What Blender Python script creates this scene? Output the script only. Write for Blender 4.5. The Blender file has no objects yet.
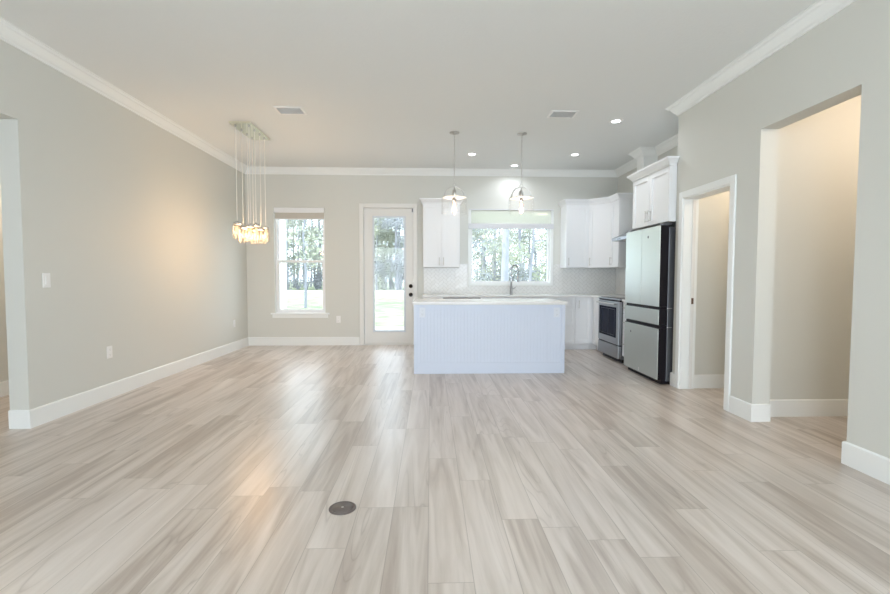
import bpy, bmesh, math, random
from math import sin, cos, pi, radians
from mathutils import Vector, Matrix

# ------------------------------------------------------------------ camera, sky, sun, lights, exposure
scn = bpy.context.scene
COL = scn.collection
cam_d = bpy.data.cameras.new('camera')
cam_d.sensor_width = 36.0
cam_d.lens = 453.05 / 890 * 36.0
cam_d.clip_start = 0.05
cam_d.clip_end = 400
cam = bpy.data.objects.new('camera', cam_d)
COL.objects.link(cam)
CH = 1.2054
yaw, pitch, roll = .032, .0454, .0017
fw = Vector((sin(yaw), cos(yaw), 0)); rt = Vector((cos(yaw), -sin(yaw), 0)); up = Vector((0, 0, 1))
f2 = fw * cos(pitch) - up * sin(pitch); u2 = up * cos(pitch) + fw * sin(pitch)
r3 = rt * cos(roll) + u2 * sin(roll); u3 = u2 * cos(roll) - rt * sin(roll)
cam.matrix_world = Matrix(((r3.x, u3.x, -f2.x, 0), (r3.y, u3.y, -f2.y, 0), (r3.z, u3.z, -f2.z, CH), (0, 0, 0, 1)))
scn.camera = cam

w = bpy.data.worlds.new('sky'); scn.world = w; w.use_nodes = True
wn = w.node_tree.nodes; wl = w.node_tree.links
wn.clear()
wo = wn.new('ShaderNodeOutputWorld'); bg = wn.new('ShaderNodeBackground')
bg.inputs['Color'].default_value = (0.76, 0.88, 1.0, 1); bg.inputs['Strength'].default_value = 6.2
wl.new(bg.outputs[0], wo.inputs[0])

def lamp(name, kind, energy, color, loc, rot=(0, 0, 0), parent=None, **kw):
    d = bpy.data.lights.new(name, kind); d.energy = energy; d.color = color
    for k, v in kw.items(): setattr(d, k, v)
    o = bpy.data.objects.new(name, d); COL.objects.link(o)
    o.location = loc; o.rotation_euler = rot
    if parent: o.parent = parent
    return o
sun = lamp('sun', 'SUN', 5.0, (1.0, .95, .86), (0, 30, 20), (radians(8), radians(-48), 0), angle=.01)
# added fill lamps behind the camera, in place of daylight from assumed rear windows
for x in (-1.45, 1.05):
    lamp('rear_fill_light', 'AREA', 105, (.84, .92, 1.0), (x, -3.42, 1.35), (radians(90), 0, 0), shape='RECTANGLE', size=1.86, size_y=2.15)
# sky portals in the kitchen side openings (guide sampling only)
for (x, z, sx, sz) in ((-2.26, 1.48, .84, 1.8), (-.72, 1.24, .56, 2.0), (1.405, 1.7, 1.46, 1.3)):
    p = lamp('window_portal', 'AREA', 1, (1, 1, 1), (x, 8.12, z), (radians(-90), 0, 0), shape='RECTANGLE', size=sx, size_y=sz)
    p.data.cycles.is_portal = True

scn.view_settings.view_transform = 'Standard'
scn.view_settings.look = 'None'
scn.view_settings.exposure = 0.0
scn.view_settings.gamma = 1.0
scn.view_settings.use_curve_mapping = False
scn.cycles.use_denoising = True
scn.cycles.max_bounces = 12
scn.cycles.diffuse_bounces = 6
scn.cycles.transparent_max_bounces = 16
scn.cycles.sample_clamp_indirect = 6
scn.cycles.caustics_reflective = False
scn.cycles.caustics_refractive = False

# ------------------------------------------------------------------ materials
def newmat(name):
    m = bpy.data.materials.new(name); m.use_nodes = True
    nt = m.node_tree; nt.nodes.clear()
    out = nt.nodes.new('ShaderNodeOutputMaterial')
    return m, nt, out
def N(nt, t, **kw):
    n = nt.nodes.new(t)
    for k, v in kw.items(): setattr(n, k, v)
    return n
def math_node(nt, op, a, b=None, c=None):
    n = nt.nodes.new('ShaderNodeMath'); n.operation = op
    for i, v in enumerate((a, b, c)):
        if v is None: continue
        if isinstance(v, (int, float)): n.inputs[i].default_value = v
        else: nt.links.new(v, n.inputs[i])
    return n.outputs[0]
def pbr(name, col, rough=.5, metal=0., spec=.5, bump=0., bscale=60., var=0., vscale=3., aniso=None, coat=0.):
    m, nt, out = newmat(name)
    b = N(nt, 'ShaderNodeBsdfPrincipled')
    b.inputs['Base Color'].default_value = (*col, 1); b.inputs['Roughness'].default_value = rough
    b.inputs['Metallic'].default_value = metal; b.inputs['Specular IOR Level'].default_value = spec
    b.inputs['Coat Weight'].default_value = coat
    nt.links.new(b.outputs[0], out.inputs[0])
    tc = N(nt, 'ShaderNodeTexCoord')
    if var:
        no = N(nt, 'ShaderNodeTexNoise'); no.inputs['Scale'].default_value = vscale; no.inputs['Detail'].default_value = 3
        nt.links.new(tc.outputs['Object'], no.inputs['Vector'])
        mr = N(nt, 'ShaderNodeMapRange'); mr.inputs['To Min'].default_value = 1 - var; mr.inputs['To Max'].default_value = 1 + var
        nt.links.new(no.outputs['Fac'], mr.inputs['Value'])
        mx = N(nt, 'ShaderNodeVectorMath', operation='SCALE'); mx.inputs[0].default_value = col
        nt.links.new(mr.outputs[0], mx.inputs['Scale']); nt.links.new(mx.outputs[0], b.inputs['Base Color'])
    if bump:
        no = N(nt, 'ShaderNodeTexNoise'); no.inputs['Scale'].default_value = bscale; no.inputs['Detail'].default_value = 4
        mp = N(nt, 'ShaderNodeMapping')
        if aniso: mp.inputs['Scale'].default_value = aniso
        nt.links.new(tc.outputs['Object'], mp.inputs[0]); nt.links.new(mp.outputs[0], no.inputs['Vector'])
        bp = N(nt, 'ShaderNodeBump'); bp.inputs['Strength'].default_value = bump; bp.inputs['Distance'].default_value = .004
        nt.links.new(no.outputs['Fac'], bp.inputs['Height']); nt.links.new(bp.outputs[0], b.inputs['Normal'])
    return m
def emit(name, col, s):
    m, nt, out = newmat(name); e = N(nt, 'ShaderNodeEmission')
    e.inputs[0].default_value = (*col, 1); e.inputs[1].default_value = s
    nt.links.new(e.outputs[0], out.inputs[0]); return m
def thin_glass(name, tint=(1, 1, 1), base=.04, frost=0.):
    m, nt, out = newmat(name)
    t = N(nt, 'ShaderNodeBsdfTransparent'); t.inputs[0].default_value = (*tint, 1)
    g = N(nt, 'ShaderNodeBsdfGlossy'); g.inputs['Roughness'].default_value = .02
    fr = N(nt, 'ShaderNodeLayerWeight'); fr.inputs['Blend'].default_value = .18
    f = math_node(nt, 'ADD', math_node(nt, 'MULTIPLY', fr.outputs['Fresnel'], .22), base)
    mx = N(nt, 'ShaderNodeMixShader'); nt.links.new(f, mx.inputs[0])
    nt.links.new(t.outputs[0], mx.inputs[1]); nt.links.new(g.outputs[0], mx.inputs[2])
    last = mx
    if frost:
        d = N(nt, 'ShaderNodeBsdfTranslucent'); d.inputs[0].default_value = (.95, .95, .95, 1)
        d2 = N(nt, 'ShaderNodeBsdfDiffuse'); d2.inputs[0].default_value = (.95, .95, .95, 1)
        ms = N(nt, 'ShaderNodeMixShader'); nt.links.new(d.outputs[0], ms.inputs[1]); nt.links.new(d2.outputs[0], ms.inputs[2])
        m2 = N(nt, 'ShaderNodeMixShader'); m2.inputs[0].default_value = frost
        nt.links.new(mx.outputs[0], m2.inputs[1]); nt.links.new(ms.outputs[0], m2.inputs[2]); last = m2
    nt.links.new(last.outputs[0], out.inputs[0]); return m

WALLC = (.650, .655, .615)
M = {}
M['wall'] = pbr('wall_paint', WALLC, .55, spec=.3, bump=.10, bscale=90)
M['ceiling'] = pbr('ceiling_paint', (.79, .81, .80), .8, spec=.1, bump=.5, bscale=38)
M['trim'] = pbr('trim_paint', (.83, .85, .84), .35, spec=.4, bump=.02)
M['cab'] = pbr('cabinet_paint', (.81, .825, .84), .38, spec=.4, bump=.02, bscale=30)
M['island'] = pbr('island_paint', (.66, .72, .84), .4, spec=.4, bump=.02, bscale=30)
M['door'] = pbr('door_paint', (.76, .755, .73), .4, spec=.4, bump=.03)
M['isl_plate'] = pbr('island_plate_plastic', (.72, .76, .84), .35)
M['plate'] = pbr('white_plastic', (.84, .84, .83), .3)
M['slot'] = pbr('slot_dark', (.30, .30, .30), .5)
M['ventback'] = pbr('vent_duct_grey', (.82, .86, .87), .6)
M['counter'] = pbr('white_quartz', (.80, .80, .79), .22, var=.05, vscale=14)
M['nickel'] = pbr('brushed_nickel', (.55, .54, .52), .32, 1.0, bump=.05, bscale=200)
M['faucet'] = pbr('faucet_steel', (.34, .345, .35), .3, 1.0, bump=.03)
M['chrome'] = pbr('polished_chrome', (.80, .80, .80), .08, 1.0, bump=.01)
M['mirror'] = pbr('mirror_chrome', (.98, .99, .86), .12, 1.0, bump=.02, bscale=8)
M['steel'] = pbr('stainless_steel', (.66, .70, .675), .46, 1.0, bump=.06, bscale=40, aniso=(1, 1, 14), var=.05, vscale=2)
M['steel_range'] = pbr('range_steel', (.40, .42, .45), .34, 1.0, bump=.05, bscale=40, aniso=(1, 1, 14))
M['steel_dark'] = pbr('grey_steel', (.17, .175, .19), .4, .8, bump=.04)
M['black'] = pbr('black_enamel', (.007, .005, .008), .4, spec=.25, bump=.02)
M['ovenglass'] = pbr('oven_glass', (.010, .013, .030), .10, spec=.04, bump=.01)
M['bronze'] = pbr('dark_bronze', (.035, .032, .032), .35, .6, bump=.03)
M['brown'] = pbr('brown_latch', (.16, .10, .07), .4, .5, bump=.03)
M['tile'] = pbr('glazed_tile', (.74, .745, .73), .20, spec=.4, bump=.04, bscale=12, var=.05, vscale=9)
M['grout'] = pbr('tile_grout', (.53, .525, .51), .9, bump=.1)
M['vinyl'] = pbr('white_vinyl', (.82, .83, .84), .35, bump=.02)
M['railgrey'] = pbr('shade_rail', (.66, .67, .70), .5)
M['fabric'] = pbr('shade_fabric', (.56, .53, .48), .9, spec=.1, bump=.2, bscale=200)
M['litframe'] = pbr('door_lite_frame', (.66, .71, .76), .4)  # bluish shadow tone put into the frame colour
M['sheer'] = thin_glass('sheer_shade', (.98, .98, .92), base=.01, frost=.45)
M['glass'] = thin_glass('window_glass', (.98, .99, .99), base=.012)
M['shade_glass'] = thin_glass('lamp_glass', (.98, .985, .985), base=.03, frost=.022)
M['shade_top'] = thin_glass('lamp_glass_top', (.98, .98, .96), base=.06, frost=.62)  # white frost in the top glass stands in for reflected light
M['jar'] = thin_glass('jar_glass', (1.0, .96, .90), base=.025)
M['disc'] = emit('recessed_disc', (.95, .97, 1.0), 9)
M['bulb'] = emit('warm_bulb', (1.0, .68, .38), 2.0)
M['bulb2'] = emit('warm_filament', (1.0, .60, .30), 9)
M['soffitlamp'] = emit('soffit_lamp', (1.0, .86, .62), 5)
M['clearbulb'] = thin_glass('bulb_glass', (1.0, .90, .80), base=.03, frost=.04)
M['cord'] = pbr('lamp_cord', (.84, .82, .76), .5, bump=.02)
M['cover'] = pbr('outlet_cover_metal', (.17, .145, .135), .42, .55, bump=.1, bscale=80)
M['concrete'] = pbr('patio_concrete', (.30, .30, .29), .9, bump=.3, bscale=20, var=.1)
M['siding'] = pbr('porch_paint', (.50, .50, .43), .6, bump=.03)
M['dirt'] = pbr('pale_dirt', (.30, .29, .27), .95, bump=.3, bscale=3, var=.15)
M['bark'] = pbr('pine_bark', (.23, .235, .26), .95, bump=.6, bscale=6, var=.3, vscale=2)
def leafmat(name, col):
    m, nt, out = newmat(name)
    d = N(nt, 'ShaderNodeBsdfDiffuse'); t = N(nt, 'ShaderNodeBsdfTranslucent')
    tc = N(nt, 'ShaderNodeTexCoord'); no = N(nt, 'ShaderNodeTexNoise'); no.inputs['Scale'].default_value = .9
    nt.links.new(tc.outputs['Object'], no.inputs['Vector'])
    mr = N(nt, 'ShaderNodeMapRange'); mr.inputs['To Min'].default_value = .55; mr.inputs['To Max'].default_value = 1.45
    nt.links.new(no.outputs['Fac'], mr.inputs['Value'])
    v = N(nt, 'ShaderNodeVectorMath', operation='SCALE'); v.inputs[0].default_value = col
    nt.links.new(mr.outputs[0], v.inputs['Scale'])
    nt.links.new(v.outputs[0], d.inputs[0]); nt.links.new(v.outputs[0], t.inputs[0])
    mx = N(nt, 'ShaderNodeMixShader'); mx.inputs[0].default_value = .45
    nt.links.new(d.outputs[0], mx.inputs[1]); nt.links.new(t.outputs[0], mx.inputs[2]); nt.links.new(mx.outputs[0], out.inputs[0])
    return m
M['leafA'] = leafmat('leaf_green', (.32, .335, .285))  # leaf colours paled and greyed to carry the glare of the bright outdoors
M['leafB'] = leafmat('leaf_blue_green', (.31, .325, .34))
M['leafC'] = leafmat('leaf_yellow_green', (.38, .395, .31))

def lawn_mat():
    m, nt, out = newmat('lawn_grass')
    b = N(nt, 'ShaderNodeBsdfPrincipled'); b.inputs['Roughness'].default_value = .95; b.inputs['Specular IOR Level'].default_value = .1
    tc = N(nt, 'ShaderNodeTexCoord'); no = N(nt, 'ShaderNodeTexNoise'); no.inputs['Scale'].default_value = 1.6; no.inputs['Detail'].default_value = 8
    nt.links.new(tc.outputs['Object'], no.inputs['Vector'])
    cr = N(nt, 'ShaderNodeValToRGB')
    cr.color_ramp.elements[0].position = .35; cr.color_ramp.elements[0].color = (.13, .17, .095, 1)
    cr.color_ramp.elements[1].position = .65; cr.color_ramp.elements[1].color = (.275, .30, .20, 1)
    nt.links.new(no.outputs['Fac'], cr.inputs[0]); nt.links.new(cr.outputs[0], b.inputs['Base Color'])
    nt.links.new(b.outputs[0], out.inputs[0]); return m
M['lawn'] = lawn_mat()

def floor_mat():
    m, nt, out = newmat('plank_floor')
    L = nt.links
    b = N(nt, 'ShaderNodeBsdfPrincipled')
    tc = N(nt, 'ShaderNodeTexCoord'); sp = N(nt, 'ShaderNodeSeparateXYZ'); L.new(tc.outputs['Object'], sp.inputs[0])
    W_, LEN = .182, 1.22
    u = math_node(nt, 'DIVIDE', math_node(nt, 'ADD', sp.outputs[0], 20.03), W_)
    row = math_node(nt, 'FLOOR', u)
    wr = N(nt, 'ShaderNodeTexWhiteNoise', noise_dimensions='1D'); L.new(row, wr.inputs['W'])
    v = math_node(nt, 'ADD', math_node(nt, 'DIVIDE', math_node(nt, 'ADD', sp.outputs[1], 20.), LEN), math_node(nt, 'MULTIPLY', wr.outputs['Value'], 7.))
    col = math_node(nt, 'FLOOR', v)
    cv = N(nt, 'ShaderNodeCombineXYZ'); L.new(row, cv.inputs[0]); L.new(col, cv.inputs[1])
    wp = N(nt, 'ShaderNodeTexWhiteNoise', noise_dimensions='3D'); L.new(cv.outputs[0], wp.inputs['Vector'])
    rnd = wp.outputs['Value']
    sc = N(nt, 'ShaderNodeSeparateColor'); L.new(wp.outputs['Color'], sc.inputs[0])
    # seams
    fu = math_node(nt, 'FRACT', u); fv = math_node(nt, 'FRACT', v)
    eu = math_node(nt, 'MINIMUM', fu, math_node(nt, 'SUBTRACT', 1., fu))
    ev = math_node(nt, 'MINIMUM', fv, math_node(nt, 'SUBTRACT', 1., fv))
    su = math_node(nt, 'LESS_THAN', eu, .010); sv = math_node(nt, 'LESS_THAN', ev, .0014)
    seam = math_node(nt, 'MAXIMUM', su, sv)
    # grain coordinates with a per plank offset
    gx = math_node(nt, 'ADD', math_node(nt, 'MULTIPLY', sp.outputs[0], 9.), math_node(nt, 'MULTIPLY', sc.outputs[0], 90.))
    gy = math_node(nt, 'ADD', math_node(nt, 'MULTIPLY', sp.outputs[1], .62), math_node(nt, 'MULTIPLY', sc.outputs[1], 70.))
    gc = N(nt, 'ShaderNodeCombineXYZ'); L.new(gx, gc.inputs[0]); L.new(gy, gc.inputs[1])
    n1 = N(nt, 'ShaderNodeTexNoise'); n1.inputs['Scale'].default_value = 1.0; n1.inputs['Detail'].default_value = 5; n1.inputs['Roughness'].default_value = .5; n1.inputs['Distortion'].default_value = 1.5
    L.new(gc.outputs[0], n1.inputs['Vector'])
    n2 = N(nt, 'ShaderNodeTexNoise'); n2.inputs['Scale'].default_value = 6.0; n2.inputs['Detail'].default_value = 4
    L.new(gc.outputs[0], n2.inputs['Vector'])
    wv = N(nt, 'ShaderNodeTexNoise'); wv.inputs['Scale'].default_value = .35; wv.inputs['Detail'].default_value = 2; wv.inputs['Distortion'].default_value = .8
    L.new(gc.outputs[0], wv.inputs['Vector'])
    ring = math_node(nt, 'ABSOLUTE', math_node(nt, 'SINE', math_node(nt, 'MULTIPLY', wv.outputs['Fac'], 60.)))
    vein = math_node(nt, 'POWER', math_node(nt, 'SUBTRACT', 1., ring), 5.)
    msk = N(nt, 'ShaderNodeTexNoise'); msk.inputs['Scale'].default_value = .55; msk.inputs['Detail'].default_value = 1
    L.new(gc.outputs[0], msk.inputs['Vector'])
    vm = N(nt, 'ShaderNodeMapRange'); vm.inputs['From Min'].default_value = .48; vm.inputs['From Max'].default_value = .62; L.new(msk.outputs['Fac'], vm.inputs['Value'])
    vein = math_node(nt, 'MULTIPLY', vein, vm.outputs[0])
    t = math_node(nt, 'ADD', math_node(nt, 'MULTIPLY', n1.outputs['Fac'], .80), math_node(nt, 'MULTIPLY', rnd, .19))
    t = math_node(nt, 'ADD', t, math_node(nt, 'MULTIPLY', n2.outputs['Fac'], .15))
    cr = N(nt, 'ShaderNodeValToRGB'); e = cr.color_ramp.elements
    e[0].position = .40; e[0].color = (.40, .332, .285, 1)
    e[1].position = .80; e[1].color = (.690, .625, .575, 1)
    k = e.new(.52); k.color = (.52, .455, .40, 1)
    k = e.new(.62); k.color = (.600, .532, .480, 1)
    L.new(t, cr.inputs[0])
    mv = N(nt, 'ShaderNodeMixRGB'); mv.inputs['Color2'].default_value = (.21, .16, .125, 1)
    L.new(math_node(nt, 'MULTIPLY', vein, .38), mv.inputs[0]); L.new(cr.outputs[0], mv.inputs['Color1'])
    ms = N(nt, 'ShaderNodeMixRGB'); ms.inputs['Color2'].default_value = (.26, .22, .18, 1)
    L.new(math_node(nt, 'MULTIPLY', seam, .55), ms.inputs[0]); L.new(mv.outputs[0], ms.inputs['Color1'])
    L.new(ms.outputs[0], b.inputs['Base Color'])
    b.inputs['Specular IOR Level'].default_value = 1.0
    rr = N(nt, 'ShaderNodeMapRange'); rr.inputs['To Min'].default_value = .27; rr.inputs['To Max'].default_value = .36; L.new(n2.outputs['Fac'], rr.inputs['Value'])
    L.new(rr.outputs[0], b.inputs['Roughness'])
    bp = N(nt, 'ShaderNodeBump'); bp.inputs['Strength'].default_value = .08; bp.inputs['Distance'].default_value = .0015
    h = math_node(nt, 'SUBTRACT', n1.outputs['Fac'], math_node(nt, 'MULTIPLY', seam, 1.2))
    L.new(h, bp.inputs['Height']); L.new(bp.outputs[0], b.inputs['Normal'])
    L.new(b.outputs[0], out.inputs[0]); return m
M['floor'] = floor_mat()

# ------------------------------------------------------------------ mesh helpers
class MB:
    def __init__(s): s.v = []; s.f = []; s.sm = []
    def add(s, verts, faces, smooth=False, T=None):
        o = len(s.v)
        s.v += [tuple(T @ Vector(p)) if T else tuple(p) for p in verts]
        s.f += [tuple(o + i for i in f) for f in faces]; s.sm += [smooth] * len(faces)
        return s
    def box(s, x0, x1, y0, y1, z0, z1, b=0., T=None):
        if x1 < x0: x0, x1 = x1, x0
        if y1 < y0: y0, y1 = y1, y0
        if z1 < z0: z0, z1 = z1, z0
        b = min(b, (x1 - x0) * .45, (y1 - y0) * .45, (z1 - z0) * .45)
        if b <= 0:
            vs = [(x, y, z) for z in (z0, z1) for (x, y) in ((x0, y0), (x1, y0), (x1, y1), (x0, y1))]
            return s.add(vs, [(3, 2, 1, 0), (4, 5, 6, 7), (0, 1, 5, 4), (1, 2, 6, 5), (2, 3, 7, 6), (3, 0, 4, 7)], T=T)
        bm = bmesh.new(); bmesh.ops.create_cube(bm, size=1)
        for v in bm.verts: v.co = Vector(((x0 + x1) / 2 + v.co.x * (x1 - x0), (y0 + y1) / 2 + v.co.y * (y1 - y0), (z0 + z1) / 2 + v.co.z * (z1 - z0)))
        bmesh.ops.bevel(bm, geom=bm.edges[:], offset=b, segments=2, affect='EDGES', profile=.5)
        bm.verts.index_update()
        s.add([v.co[:] for v in bm.verts], [tuple(v.index for v in f.verts) for f in bm.faces], T=T); bm.free(); return s
    def tube(s, pts, r, n=12, cap=True, T=None):
        pts = [Vector(p) for p in pts]; rs = r if isinstance(r, (list, tuple)) else [r] * len(pts)
        vs = []; fs = []; prev = None
        for i, p in enumerate(pts):
            d = (pts[min(i + 1, len(pts) - 1)] - pts[max(i - 1, 0)]).normalized()
            if prev is None:
                a = Vector((0, 0, 1)) if abs(d.z) < .9 else Vector((1, 0, 0))
                prev = (a - d * a.dot(d)).normalized()
            else: prev = (prev - d * prev.dot(d)).normalized()
            q = d.cross(prev)
            for k in range(n):
                t = 2 * pi * k / n; vs.append(p + (prev * cos(t) + q * sin(t)) * rs[i])
        for i in range(len(pts) - 1):
            for k in range(n):
                a = i * n + k; b = i * n + (k + 1) % n
                fs.append((a, b, b + n, a + n))
        s.add(vs, fs, True, T)
        if cap:
            s.add(vs[:n], [tuple(reversed(range(n)))], False, T); s.add(vs[-n:], [tuple(range(n))], False, T)
        return s
    def lathe(s, prof, c=(0, 0, 0), n=28, T=None, smooth=True):
        vs = []; fs = []
        for r, z in prof:
            for k in range(n):
                t = 2 * pi * k / n; vs.append((c[0] + r * cos(t), c[1] + r * sin(t), c[2] + z))
        for i in range(len(prof) - 1):
            for k in range(n):
                a = i * n + k; b = i * n + (k + 1) % n; fs.append((a, b, b + n, a + n))
        if prof[0][0] > 1e-6: fs.append(tuple(reversed(range(n))))
        if prof[-1][0] > 1e-6: fs.append(tuple(range((len(prof) - 1) * n, len(prof) * n)))
        return s.add(vs, fs, smooth, T)
    def prism(s, poly, z0, z1, T=None):
        n = len(poly)
        vs = [(x, y, z0) for x, y in poly] + [(x, y, z1) for x, y in poly]
        return s.add(vs, [tuple(reversed(range(n))), tuple(range(n, 2 * n))] + [(i, (i + 1) % n, (i + 1) % n + n, i + n) for i in range(n)], T=T)
    def build(s, name, mat, parent=None, origin=None):
        """origin: world point that becomes the object's own origin (or offset in the parent's frame)"""
        off = Vector(origin) if origin else Vector((0, 0, 0))
        me = bpy.data.meshes.new(name)
        me.from_pydata([tuple(Vector(p) - off) for p in s.v], [], s.f); me.materials.append(mat)
        me.polygons.foreach_set('use_smooth', s.sm)
        bm = bmesh.new(); bm.from_mesh(me); bmesh.ops.recalc_face_normals(bm, faces=bm.faces[:]); bm.to_mesh(me); bm.free()
        o = bpy.data.objects.new(name, me); COL.objects.link(o)
        o.location = off
        if parent: o.parent = parent
        return o
def sweep(path, prof, closed=False):
    """path: (x,y) list; prof: (out, z) list, out measured to the RIGHT of travel; returns one MB per segment, mitred"""
    n = len(path); P = [Vector(p) for p in path]
    def nrm(a, b):
        d = (b - a).normalized(); return Vector((d.y, -d.x))
    offs = []
    for i in range(n):
        if closed or 0 < i < n - 1:
            n1 = nrm(P[i - 1], P[i]); n2 = nrm(P[i], P[(i + 1) % n])
            m_ = (n1 + n2); m_ = m_ / max(m_.dot(n1), 1e-6)
            offs.append(m_)
        elif i == 0: offs.append(nrm(P[0], P[1]))
        else: offs.append(nrm(P[-2], P[-1]))
    out = []
    for i in range(n if closed else n - 1):
        j = (i + 1) % n; k = len(prof); mb = MB()
        vs = [(P[i].x + offs[i].x * o, P[i].y + offs[i].y * o, z) for o, z in prof] + [(P[j].x + offs[j].x * o, P[j].y + offs[j].y * o, z) for o, z in prof]
        fs = [(a, (a + 1) % k, (a + 1) % k + k, a + k) for a in range(k)] + [tuple(range(k)), tuple(range(k, 2 * k))]
        mb.add(vs, fs); out.append(mb)
    return out
def tag(o, label=None, cat=None, group=None, kind=None):
    if label: o['label'] = label
    if cat: o['category'] = cat
    if group: o['group'] = group
    if kind: o['kind'] = kind
    return o
def empty(name, label, cat, loc=(0, 0, 0), rz=0., group=None, kind=None):
    o = bpy.data.objects.new(name, None); COL.objects.link(o); o.location = loc; o.rotation_euler = (0, 0, rz)
    o.empty_display_size = .1
    return tag(o, label, cat, group, kind)
def struct(name, mb, mat, label=None, parent=None, origin=None):
    o = mb.build(name, mat, parent, origin)
    if not parent: tag(o, label, None, None, 'structure')
    return o
def dup(o, loc=None, label=None, parent=None, rz=None):
    c = o.copy(); COL.objects.link(c)
    if parent: c.parent = parent
    if loc is not None: c.location = loc
    if rz is not None: c.rotation_euler.z = rz
    if label: c['label'] = label
    for ch in [x for x in bpy.data.objects if x.parent == o and x.name in COL.objects]: dup(ch, parent=c)
    return c

# ------------------------------------------------------------------ room dimensions
XL, XR, XK, YB, YR, ZC = -3.168, 2.68, 3.28, 7.93, -3.6, 3.05
YA = 4.90        # end of the right hand wall, where the kitchen recess starts
CT = .895        # worktop height

def wallbox(axis, p0, p1, a0, a1, z0, z1, holes=()):
    """axis 'x': wall plane spans y (a) with thickness in x (p);  axis 'y': spans x (a), thickness in y"""
    mb = MB()
    As = sorted({a0, a1, *[h[0] for h in holes], *[h[1] for h in holes]}); Zs = sorted({z0, z1, *[h[2] for h in holes], *[h[3] for h in holes]})
    As = [a for a in As if a0 <= a <= a1]; Zs = [z for z in Zs if z0 <= z <= z1]
    solid = lambda a, z: not any(h[0] < a < h[1] and h[2] < z < h[3] for h in holes)
    for i in range(len(As) - 1):
        run = None
        for j in range(len(Zs) - 1):
            ok = solid((As[i] + As[i + 1]) / 2, (Zs[j] + Zs[j + 1]) / 2)
            if ok: run = (run[0], Zs[j + 1]) if run else (Zs[j], Zs[j + 1])
            if (not ok or j == len(Zs) - 2) and run:
                if axis == 'x': mb.box(p0, p1, As[i], As[i + 1], *run)
                else: mb.box(As[i], As[i + 1], p0, p1, *run)
                run = None
    return mb

# floor / ceiling
struct('floor', MB().box(-4.45, 5.3, YR - .15, YB + .14, -.12, 0), M['floor'], 'pale greige wood plank floor running towards the kitchen')
struct('ceiling', MB().box(XL - .16, 3.44, YR - .15, YB + .14, ZC, ZC + .12), M['ceiling'], 'white textured ceiling of the great room')
TW = .15
struct('wall_left', wallbox('x', XL - TW, XL, YR, YB + .14, 0, ZC, [(1.9, 3.64, 0, 2.405)]), M['wall'], 'long pale grey left wall with a cased opening at its near end')
struct('wall_right', wallbox('x', XR, XR + TW, YR, YA, 0, ZC, [(2.79, 3.65, 0, 2.405), (3.99, 4.75, 0, 2.035)]), M['wall'], 'pale grey right wall with a tall opening and a doorway')
W1 = (-2.693, -1.827, .566, 2.385); DR = (-1.165, -.295, 0, 2.395); W2 = (.70, 2.11, 1.09, 2.36)
struct('wall_back', wallbox('y', YB, YB + .14, XL, XK + .14, 0, ZC, [W1, DR, W2]), M['wall'], 'pale grey end wall with the window, garden door and sink window')
struct('wall_kitchen_right', wallbox('x', XK, XK + .14, YA, YB, 0, ZC), M['wall'], 'right wall of the kitchen recess behind fridge and range')
struct('wall_kitchen_return', wallbox('y', YA - .10, YA, XR + TW, XK + .14, 0, ZC), M['wall'], 'short return wall between fridge and doorway')
struct('wall_rear', wallbox('y', YR - .15, YR, XL - TW, XR + TW, 0, ZC, [(-2.4, -.5, .3, 2.5), (.1, 2.0, .3, 2.5)]), M['wall'], 'rear wall behind the camera with two assumed windows')
# hall on the right
HY = 3.78
struct('wall_hall_back', wallbox('y', HY, HY + .10, XR + TW, 5.2, 0, 2.74), M['wall'], 'warm lit hall wall seen through the tall opening')
struct('wall_hall_front', wallbox('y', 2.1, 2.2, XR + TW, 5.2, 0, 2.74), M['wall'], 'near side wall of the hall')
struct('wall_hall_end', wallbox('x', 5.2, 5.3, 2.1, HY + .1, 0, 2.74), M['wall'], 'end wall of the hall')
struct('ceiling_hall', MB().box(XR + TW, 5.3, 2.1, HY + .1, 2.74, 2.84), M['ceiling'], 'lower ceiling of the hall')
# room behind the doorway
struct('wall_pantry_back', wallbox('y', YA - .12, YA - .10, XR + TW, 4.4, 0, 2.60), M['wall'], 'beige wall of the small room seen through the doorway')
struct('wall_pantry_end', wallbox('x', 4.3, 4.4, HY + .1, YA - .12, 0, 2.60), M['wall'], 'end wall of the small room')
struct('ceiling_pantry', MB().box(XR + TW, 4.4, HY + .1, YA - .1, 2.6, 2.7), M['ceiling'], 'ceiling of the small room')
# side room on the left
struct('wall_side_room', wallbox('x', -4.40, -4.28, .8, 6.2, 0, 2.74), M['wall'], 'warm lit wall seen through the left opening')
struct('wall_side_room_far', wallbox('y', 6.1, 6.2, -4.28, XL - TW, 0, 2.74), M['wall'], 'far wall of the left side room')
struct('wall_side_room_near', wallbox('y', .8, .9, -4.28, XL - TW, 0, 2.74), M['wall'], 'near wall of the left side room')
struct('ceiling_side_room', MB().box(-4.40, XL - TW, .8, 6.2, 2.74, 2.84), M['ceiling'], 'ceiling of the left side room')

# crown moulding (one mitred length per wall), all clockwise so 'right of travel' is inside
CP = [(0, ZC - .105), (.012, ZC - .105), (.016, ZC - .088), (.030, ZC - .078), (.048, ZC - .052), (.066, ZC - .030), (.080, ZC - .024), (.086, ZC - .010), (.098, ZC - .006), (.098, ZC), (0, ZC)]
cx0, cy0, cy1 = 3.075, 6.53, 6.74    # boxed hood chimney
loop = [(XL, YR), (XL, YB), (XK, YB), (XK, cy1), (cx0, cy1), (cx0, cy0), (XK, cy0), (XK, YA), (XR, YA), (XR, YR)]
for i, mb in enumerate(sweep(loop, CP, True)):
    struct('trim_%d' % (i + 1), mb, M['trim'], 'white crown moulding length under the ceiling')
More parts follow.
